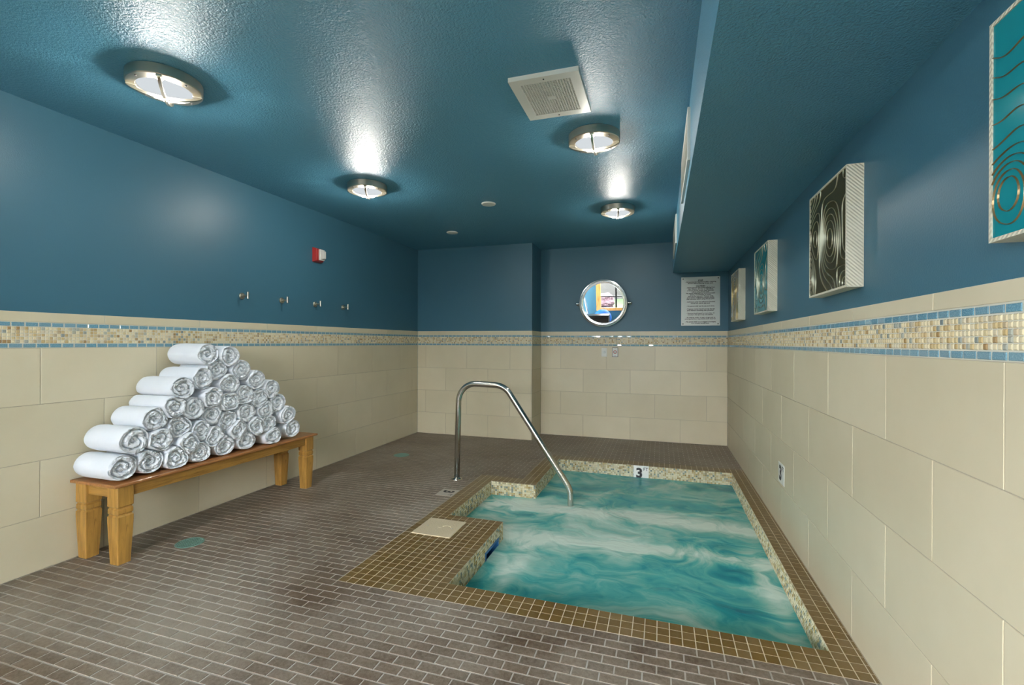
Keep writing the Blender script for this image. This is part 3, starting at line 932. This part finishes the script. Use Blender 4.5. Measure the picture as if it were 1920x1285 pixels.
# wall controls
c1 = empty('timer_switch', (-.711, YB, 1.075)); tag(c1, 'plain white wall plate with a round button, left of the pair below the mirror', 'switch')
obj('plate', MB().box(-.747, -.675, YB - .008, YB, 1.075, 1.190).me(bevel=.002, seg=1), m_white, c1)
obj('button', MB().lathe([(.016, 0), (.016, .008), (.012, .012)], 20, cyl_M((-.711, YB - .0078, 1.135), (0, -1, 0))).me(), m_sign, c1)
c2 = empty('shutoff_switch', (-.570, YB, 1.075)); tag(c2, 'wall plate with dark edge and red ringed button, right of the pair below the mirror', 'switch')
obj('back_plate', MB().box(-.608, -.532, YB - .006, YB, 1.072, 1.197).me(), m_blackmetal, c2)
obj('plate', MB().box(-.602, -.538, YB - .010, YB - .006, 1.078, 1.191).me(), m_white, c2)
rg = obj('button_ring', MB().lathe([(.0235, 0), (.0235, .006)], 24, cyl_M((-.570, YB - .0098, 1.137), (0, -1, 0))).me(), m_red, c2)
obj('button', MB().lathe([(.016, 0), (.016, .012), (.013, .014)], 20, cyl_M((-.570, YB - .0158, 1.137), (0, -1, 0))).me(), m_white, rg)
obj('button_dot', MB().lathe([(.007, 0), (.007, .002)], 14, cyl_M((-.570, YB - .0295, 1.137), (0, -1, 0))).me(), m_black, rg)
for z in (1.090, 1.180): obj('screw', MB().lathe([(.004, 0), (.004, .002)], 10, cyl_M((-.570, YB - .0098, z), (0, -1, 0))).me(), m_black, c2)

# ------------------------------------------------------------------ wall hooks and fire alarm
HL = ['first from the left, above the towel pile', 'second from the left', 'third from the left', 'fourth from the left, nearest the back corner']
for i, y in enumerate((2.912, 3.327, 3.747, 4.167)):
    zh = 1.622
    hk = empty('wall_hook', (XL, y, zh)); tag(hk, 'chrome wall peg with upright end bar, ' + HL[i], 'hook', 'chrome pegs on the left blue wall')
    obj('base', smooth_by_angle(MB().lathe([(.026, 0), (.026, .008), (.022, .012)], 24, cyl_M((XL - .007, y, zh), (1, 0, 0))).me(), 40), m_nickel, hk)
    obj('peg', smooth_by_angle(MB().lathe([(.008, 0), (.008, .058)], 16, cyl_M((XL, y, zh), (1, 0, 0))).me()), m_nickel, hk)
    obj('end_bar', smooth_by_angle(MB().lathe([(.006, -.029), (.0085, -.027), (.0085, .027), (.006, .029)], 16, Matrix.Translation((XL + .060, y, zh + .004))).me(), 40), m_nickel, hk)
ay, az = 3.77, 2.105
al = empty('fire_alarm', (XL, ay, az)); tag(al, 'red fire alarm with clear strobe lens on the left blue wall', 'fire alarm')
def frustum(x0, x1, y0, y1, z0, z1, ins):
    return MB().add([(x0,y0,z0),(x0,y1,z0),(x0,y1,z1),(x0,y0,z1),(x1,y0+ins,z0+ins),(x1,y1-ins,z0+ins),(x1,y1-ins,z1-ins),(x1,y0+ins,z1-ins)],
        [(0,1,2,3),(4,5,6,7),(0,1,5,4),(1,2,6,5),(2,3,7,6),(3,0,4,7)])
obj('housing', frustum(XL - .007, XL + .035, ay - .062, ay + .062, az - .072, az + .072, .012).me(bevel=.003), m_red, al)
ln = obj('lens_base', MB().box(XL + .035, XL + .052, ay - .022, ay + .046, az - .052, az + .054).me(bevel=.003), m_white, al)
obj('strobe_lens', frustum(XL + .052, XL + .082, ay - .012, ay + .042, az - .046, az + .048, .012).me(bevel=.004), m_strobe, ln)

# ------------------------------------------------------------------ raised-contour art panels
def contour_mesh(field, levels, n=56, half=.0014, hgt=.004):
    g = np.array([[field(i / n, j / n) for j in range(n + 1)] for i in range(n + 1)])
    mb = MB()
    for lv in levels:
        for i in range(n):
            for j in range(n):
                q = [(i, j), (i + 1, j), (i + 1, j + 1), (i, j + 1)]; v = [g[a] - lv for a in q]; cr = []
                for e in range(4):
                    a, b = v[e], v[(e + 1) % 4]
                    if (a < 0) != (b < 0):
                        tt = a / (a - b); A, B = q[e], q[(e + 1) % 4]
                        cr.append(((A[0] + (B[0] - A[0]) * tt) / n, (A[1] + (B[1] - A[1]) * tt) / n))
                for a in range(0, len(cr) - 1, 2):
                    p0, p1 = Vector(cr[a]), Vector(cr[a + 1]); d = p1 - p0
                    if d.length < 1e-5: continue
                    d.normalize(); p0 -= d * .002; p1 += d * .002
                    o = Vector((-d.y, d.x)) * half / .47
                    mb.add([(*(p0 - o), 0), (*p0, hgt), (*(p0 + o), 0), (*(p1 - o), 0), (*p1, hgt), (*(p1 + o), 0)], [(0, 3, 4, 1), (1, 4, 5, 2)])
    return mb
def gauss(a, b, ca, cb, sa, sb, rot=0):
    x, y = a - ca, b - cb
    x, y = x * math.cos(rot) + y * math.sin(rot), -x * math.sin(rot) + y * math.cos(rot)
    return math.exp(-(x / sa) ** 2 - (y / sb) ** 2)
def wig(a, b, s): return .05 * math.sin(9 * a + 5 * b + s) + .04 * math.sin(7 * b - 6 * a + 2 * s)
FIELDS = {
 'olive': lambda a, b: 1.35 * gauss(a, b, .60, .48, .28, .36, .25) + 1.1 * gauss(a, b, 1.0, .02, .22, .2) + .9 * gauss(a, b, .0, .2, .14, .26) + 1.0 * gauss(a, b, .0, 1.0, .3, .3) - .6 * gauss(a, b, .2, .6, .2, .3) + .5 * gauss(a, b, 1, 1, .25, .25) + wig(a, b, .7) * .6,
 'near': lambda a, b: 1.75 * b - .95 * gauss(a, b, .10, .20, .11, .13) + .45 * gauss(a, b, .14, 1.0, .12, .07) + .5 * gauss(a, b, .7, .5, .25, .25) + .05 * math.sin(11 * a + 7 * b) + .03 * math.sin(23 * a),
 'teal': lambda a, b: 1.3 * gauss(a, b, .55, .45, .3, .36) + 1.0 * gauss(a, b, .0, .0, .3, .3) + .9 * gauss(a, b, 1, .1, .2, .3) + .7 * gauss(a, b, .9, 1, .3, .3) + wig(a, b, 2.1),
 'pale': lambda a, b: 1.2 * gauss(a, b, .4, .6, .3, .3) + 1.0 * gauss(a, b, 1, .1, .3, .3) + .8 * gauss(a, b, .1, 0, .3, .3) + wig(a, b, 3.3)}
PD = .052; PZ0, PZ1 = 1.490, 1.996
m_ridge = NT('ridged_cream_frame'); tc = m_ridge.n('ShaderNodeTexCoord').outputs['Object']
wv2_ = m_ridge.n('ShaderNodeTexWave', wave_type='BANDS', bands_direction='DIAGONAL'); wv2_.inputs['Scale'].default_value = 42; m_ridge.l(tc, wv2_.inputs[0])
m_ridge.set(Base_Color=(.66, .63, .50), Roughness=.45); m_ridge.bump(wv2_.outputs['Fac'], .0015); m_ridge = m_ridge.m
for y0, key, mp, ml, lab in ((.868, 'near', m_teal, m_bronze, 'nearest art panel, bright teal with raised bronze contour lines, cut by the frame edge'),
                             (2.243, 'olive', m_olive, m_silver, 'square olive brown art panel with raised silvery contour lines on the right wall'),
                             (3.722, 'teal', m_teal, m_silver, 'dark teal contour-line art panel between the olive panel and the corner'),
                             (5.035, 'pale', m_pale, m_gold, 'farthest art panel, pale with fine contour lines, beside the safety notice')):
    y1 = y0 + .500; xw = XR + .007; xf = XR - PD
    r = empty('art_panel', (xw, (y0 + y1) / 2, PZ0)); tag(r, lab, 'wall art', 'contour-line art panels on the right wall')
    rim = .009; fr = .016
    mb = MB().box(xf + .004, xw, y0, y1, PZ0, PZ1)
    for b in ((y0, y1, PZ0, PZ0 + rim), (y0, y1, PZ1 - rim, PZ1), (y0, y0 + rim, PZ0 + rim, PZ1 - rim), (y1 - rim, y1, PZ0 + rim, PZ1 - rim)): mb.box(xf - .003, xf + .004, *b)
    obj('frame', mb.me(), m_ridge, r)
    obj('panel_face', MB().box(xf, xf + .006, y0 + rim, y1 - rim, PZ0 + rim, PZ1 - rim).me(), mp, r)
    lev = [.15 + .19 * k for k in range(8)] + [-.08, -.3]
    cm = contour_mesh(FIELDS[key], lev, hgt=.0035)
    W, Hh = .500 - 2 * rim, PZ1 - PZ0 - 2 * rim
    cm.v = [(xf - z, y1 - rim - a * W, PZ0 + rim + b * Hh) for a, b, z in cm.v]
    c_o = obj('contour_lines', cm.me(fix=False), ml, r); c_o['kind'] = 'stuff'

# ------------------------------------------------------------------ depth markers
def marker(name, lab, cat, frame, ctr, w, h, mplate, three, ft, th=.006):
    n = frame @ Vector((0, 0, 1)); wd, hd = frame @ Vector((1, 0, 0)), frame @ Vector((0, 1, 0))
    c = Vector(ctr); r = empty(name, c); tag(r, lab, cat)
    mt = frame.to_4x4(); mt.translation = c + n * th
    me = tile_mesh(w, h, th, .0015, mplate).copy(); me.transform(mt); obj('plate', me, mplate, r)
    place(text_mesh('3', three, three * .040), frame, c + n * (th + .0002) - wd * w * .12 - hd * h * .03, m_black, 'numeral', r)
    place(text_mesh('FT', ft, ft * .01), frame, c + n * (th + .0002) + wd * w * .30 + hd * h * .28, m_black, 'lettering', r)
marker('depth_marker', 'white 3 FT depth plate on the right tiled wall', 'depth sign', F_RIGHT, (XR, 3.547, .377), .155, .135, m_plate, .135, .045, .003)
marker('depth_marker', 'white 3 FT depth tile in the far mosaic wall of the spa', 'depth sign', F_BACK, (-.187, PY1, -.078), .150, .150, m_plate, .135, .045, .002)
F_DECK = Matrix(((0,1,0),(-1,0,0),(0,0,1)))   # text up = +X, text right = -Y
marker('depth_marker', 'beige 3 FT depth tile set in the floor beside the handrail', 'depth sign', F_DECK, (-1.690, 3.535, 0), .165, .150, m_fplate, .125, .045, .0015)

# skimmer lid
hl = empty('access_cover', ((HX0 + HX1) / 2, (HY0 + HY1) / 2, 0)); tag(hl, 'square cream plastic access lid set in the coping', 'lid')
me = MB().box(HX0, HX1, HY0, HY1, -.001, .006).me(bevel=.002, seg=1)
tm = NT('dimpled_cream_lid'); ck = tm.n('ShaderNodeTexVoronoi'); ck.inputs['Scale'].default_value = 110; tm.l(tm.pos(), ck.inputs['Vector'])
tm.set(Base_Color=(.66, .55, .37), Roughness=.45); tm.bump(ck.outputs['Distance'], .001)
obj('lid_plate', me, tm.m, hl)
hcx, hcy = (HX0 + HX1) / 2, (HY0 + HY1) / 2
for dx, rr in ((-.09, .007), (0, .013), (.09, .007)):
    obj('screw', MB().lathe([(rr, .0055), (rr, .0068), (rr * .6, .0074)], 16, Matrix.Translation((hcx + dx, hcy, 0))).me(), m_hatch if dx == 0 else m_nickel, hl)
pts_ = [(hcx + .045 + .03 * math.cos(a), hcy + .01 + .022 * math.sin(a), .0065) for a in np.linspace(.2, 2.9, 14)]
obj('pull_ring', MB().tube(pts_, .0025, 6).me(), m_hatch, hl)

# floor drains
def drain(x, y, r, lab):
    e = empty('floor_drain', (x, y, 0)); tag(e, lab, 'drain')
    obj('rim', smooth_by_angle(MB().lathe([(r, .0), (r, .003), (r - .008, .004), (r - .010, .001)], 40, Matrix.Translation((x, y, 0)), cap=False).me(), 40), m_drain, e)
    obj('pit_shade', MB().lathe([(r - .009, .0002), (r - .009, .0008)], 32, Matrix.Translation((x, y, 0))).me(), m_dark, e)  # flat black disc coloured as the shade under the grate, no hole
    mb = MB(); k = 5
    for i in range(-k, k + 1):
        o = i * (r - .012) / k; L = math.sqrt(max(0, (r - .010) ** 2 - o * o))
        if L < .01: continue
        mb.box(x + o - .0024, x + o + .0024, y - L, y + L, .0008, .0034)
        mb.box(x - L, x + L, y + o - .0022, y + o + .0022, .0009, .0032)
    g = obj('grate', mb.me(), m_drain, e); g['kind'] = 'stuff'
drain(-2.785, 2.145, .078, 'round greenish floor drain in front of the bench, nearer the viewer')
drain(-2.735, 4.540, .085, 'round floor drain far back near the end wall')

# ------------------------------------------------------------------ behind the viewer: window, garden and gym things (seen in the mirror); side window added for light
wi = empty('window_1', ((wx0 + wx1) / 2, YF, wz0)); tag(wi, 'wood framed window seen in the round mirror', 'window', kind='structure')
fw = .12
mb = MB()
for b in ((wx0 - .11, wx0 + .03, wz0 - .06, wz1 + .06), (wx1 - .03, wx1 + .09, wz0 - .06, wz1 + .06)): mb.box(b[0], b[1], YF - .10, YF + .025, b[2], b[3])
mb.box(wx0 + .03, wx1 - .03, YF - .10, YF + .025, wz1 - .03, wz1 + .06); mb.box(wx0 + .03, wx1 - .03, YF - .10, YF + .05, wz0 - .06, wz0 + .03)
obj('window_frame', mb.me(), m_winwood, wi)
for x in (wx0 + .53, wx0 + 1.30, wx0 + 2.02):
    obj('mullion', MB().box(x - .025, x + .025, YF - .08, YF - .03, wz0 + .03, wz1 - .03).me(), m_blackmetal, wi)
obj('transom', MB().box(wx0 + .03, wx1 - .03, YF - .075, YF - .035, .93, .965).me(), m_blackmetal, wi)
w2 = empty('added_side_window', (XL, (FILL_WIN[0] + FILL_WIN[1]) / 2, FILL_WIN[2])); tag(w2, 'unseen wood framed side window behind the viewer, added to light the right wall', 'window', kind='structure')
mb = MB(); a0, a1, b0, b1 = FILL_WIN; xa, xb = XL - .11, XL + .01
mb.box(xa, xb, a0 - .06, a0 + .03, b0 - .06, b1 + .06).box(xa, xb, a1 - .03, a1 + .06, b0 - .06, b1 + .06).box(xa, xb, a0 + .03, a1 - .03, b1 - .03, b1 + .06).box(xa, xb, a0 + .03, a1 - .03, b0 - .06, b0 + .03)
obj('window_frame', mb.me(), m_winwood, w2)
obj('mullion', MB().box(XL - .08, XL - .03, -2.20, -2.15, b0 + .03, b1 - .03).me(), m_blackmetal, w2)
t = NT('window_glass')
tr_, gl_, mx_ = t.n('ShaderNodeBsdfTransparent'), t.n('ShaderNodeBsdfGlossy'), t.n('ShaderNodeMixShader')
gl_.inputs['Roughness'].default_value = .02; mx_.inputs[0].default_value = .04
t.l(tr_.outputs[0], mx_.inputs[1]); t.l(gl_.outputs[0], mx_.inputs[2]); t.l(mx_.outputs[0], t.t.nodes['Material Output'].inputs[0]); m_pane = t.m
xs_ = [wx0 + .03, wx0 + .505, wx0 + .555, wx0 + 1.275, wx0 + 1.325, wx0 + 1.995, wx0 + 2.045, wx1 - .03]
for k in range(4):
    for z0, z1 in ((wz0 + .03, .93), (.965, wz1 - .03)):
        obj('pane', MB().box(xs_[2 * k], xs_[2 * k + 1], YF - .057, YF - .052, z0, z1).me(), m_pane, wi)
for y0, y1 in ((a0 + .03, -2.20), (-2.15, a1 - .03)):
    obj('pane', MB().box(XL - .058, XL - .053, y0, y1, b0 + .03, b1 - .03).me(), m_pane, w2)
gp = tag(obj('bounce_terrace', MB().box(-14, 8, -16, YF - .3, -.3, -.1).box(-14, XL - .25, YF - .3, 6, -.3, -.1).me(), m_bounce_paving), 'paving outside, made pale to bounce daylight onto the ceiling', 'paving', kind='structure')
def bush(x, y, z, r, m, lab):
    bm = bmesh.new(); bmesh.ops.create_icosphere(bm, subdivisions=4, radius=r)
    for v in bm.verts:
        v.co *= 1 + .28 * noise.noise(v.co * 3 / r * .6 + Vector((x, y, z))) + .12 * noise.noise(v.co * 9 / r)
        v.co.z *= .85
    me = bpy.data.meshes.new('garden_shrub'); bm.to_mesh(me); bm.free()
    o = obj('garden_shrub', me, m); o.location = (x, y, z); tag(o, lab, 'shrub', 'garden shrubs outside the window')
tag(obj('garden_lawn', MB().box(-9, 8, -16, -6.0, -.099, -.06).me(), m_lawn), 'lawn beyond the terrace outside the window', 'lawn', kind='structure')
tag(obj('garden_backdrop', MB().box(-9, 8, -12.6, -12.2, -.1, 2.3).me(), m_stone), 'dark wall added beyond the lawn, screens bright sky from the mirror', 'wall', kind='structure')
bush(-4.4, -9.6, .45, .8, m_leaf, 'rounded green shrub outside, left in the mirror')
bush(-2.35, -8.4, .22, .42, m_leaf2, 'pink flowering shrub outside the window')
bush(-.5, -10.4, .60, .95, m_leaf, 'large rounded green shrub outside, right in the mirror')
bm = bmesh.new(); bmesh.ops.create_uvsphere(bm, u_segments=36, v_segments=20, radius=.29)
me = bpy.data.meshes.new('exercise_ball'); bm.to_mesh(me); bm.free()
eb = obj('exercise_ball', me, m_ball, smooth=True); eb.location = (-1.80, -2.80, .29)
tag(eb, 'blue exercise ball reflected in the round mirror', 'ball')
cb = empty('storage_bench', (-1.95, -2.15, 0)); tag(cb, 'low black storage bench reflected at the bottom of the mirror', 'bench')
obj('body', MB().box(-2.45, -1.52, -2.35, -1.95, 0, .44).me(bevel=.01), m_blackmetal, cb)
obj('seat_pad', MB().box(-2.46, -1.51, -2.36, -1.94, .44, .50).me(bevel=.015), m_blackmetal, cb)
mc = empty('exercise_machine', (-2.45, -2.72, 0)); tag(mc, 'exercise machine with pale bent tubes reflected in the round mirror', 'gym machine')
m_tube = simple('pale_blue_tube', (.45, .55, .66), .3)
obj('base_rail', MB().tube([(-2.75, -2.72, .04), (-2.15, -2.72, .04)], .035, 10).me(), m_blackmetal, mc)
obj('frame_tube', MB().tube(fillet([(-2.70, -2.72, .05), (-2.52, -2.72, 1.0), (-2.36, -2.72, 1.02), (-2.18, -2.72, .06)], (.1, .1)), .028, 10).me(smooth=True), m_tube, mc)
obj('handle', MB().tube([(-2.50, -2.90, .95), (-2.50, -2.54, .95)], .02, 10).me(smooth=True), m_tube, mc)
obj('flywheel', MB().lathe([(.19, -.03), (.20, -.02), (.20, .02), (.19, .03)], 32, cyl_M((-2.44, -2.72, .36), (0, 1, 0))).me(), m_tube, mc)
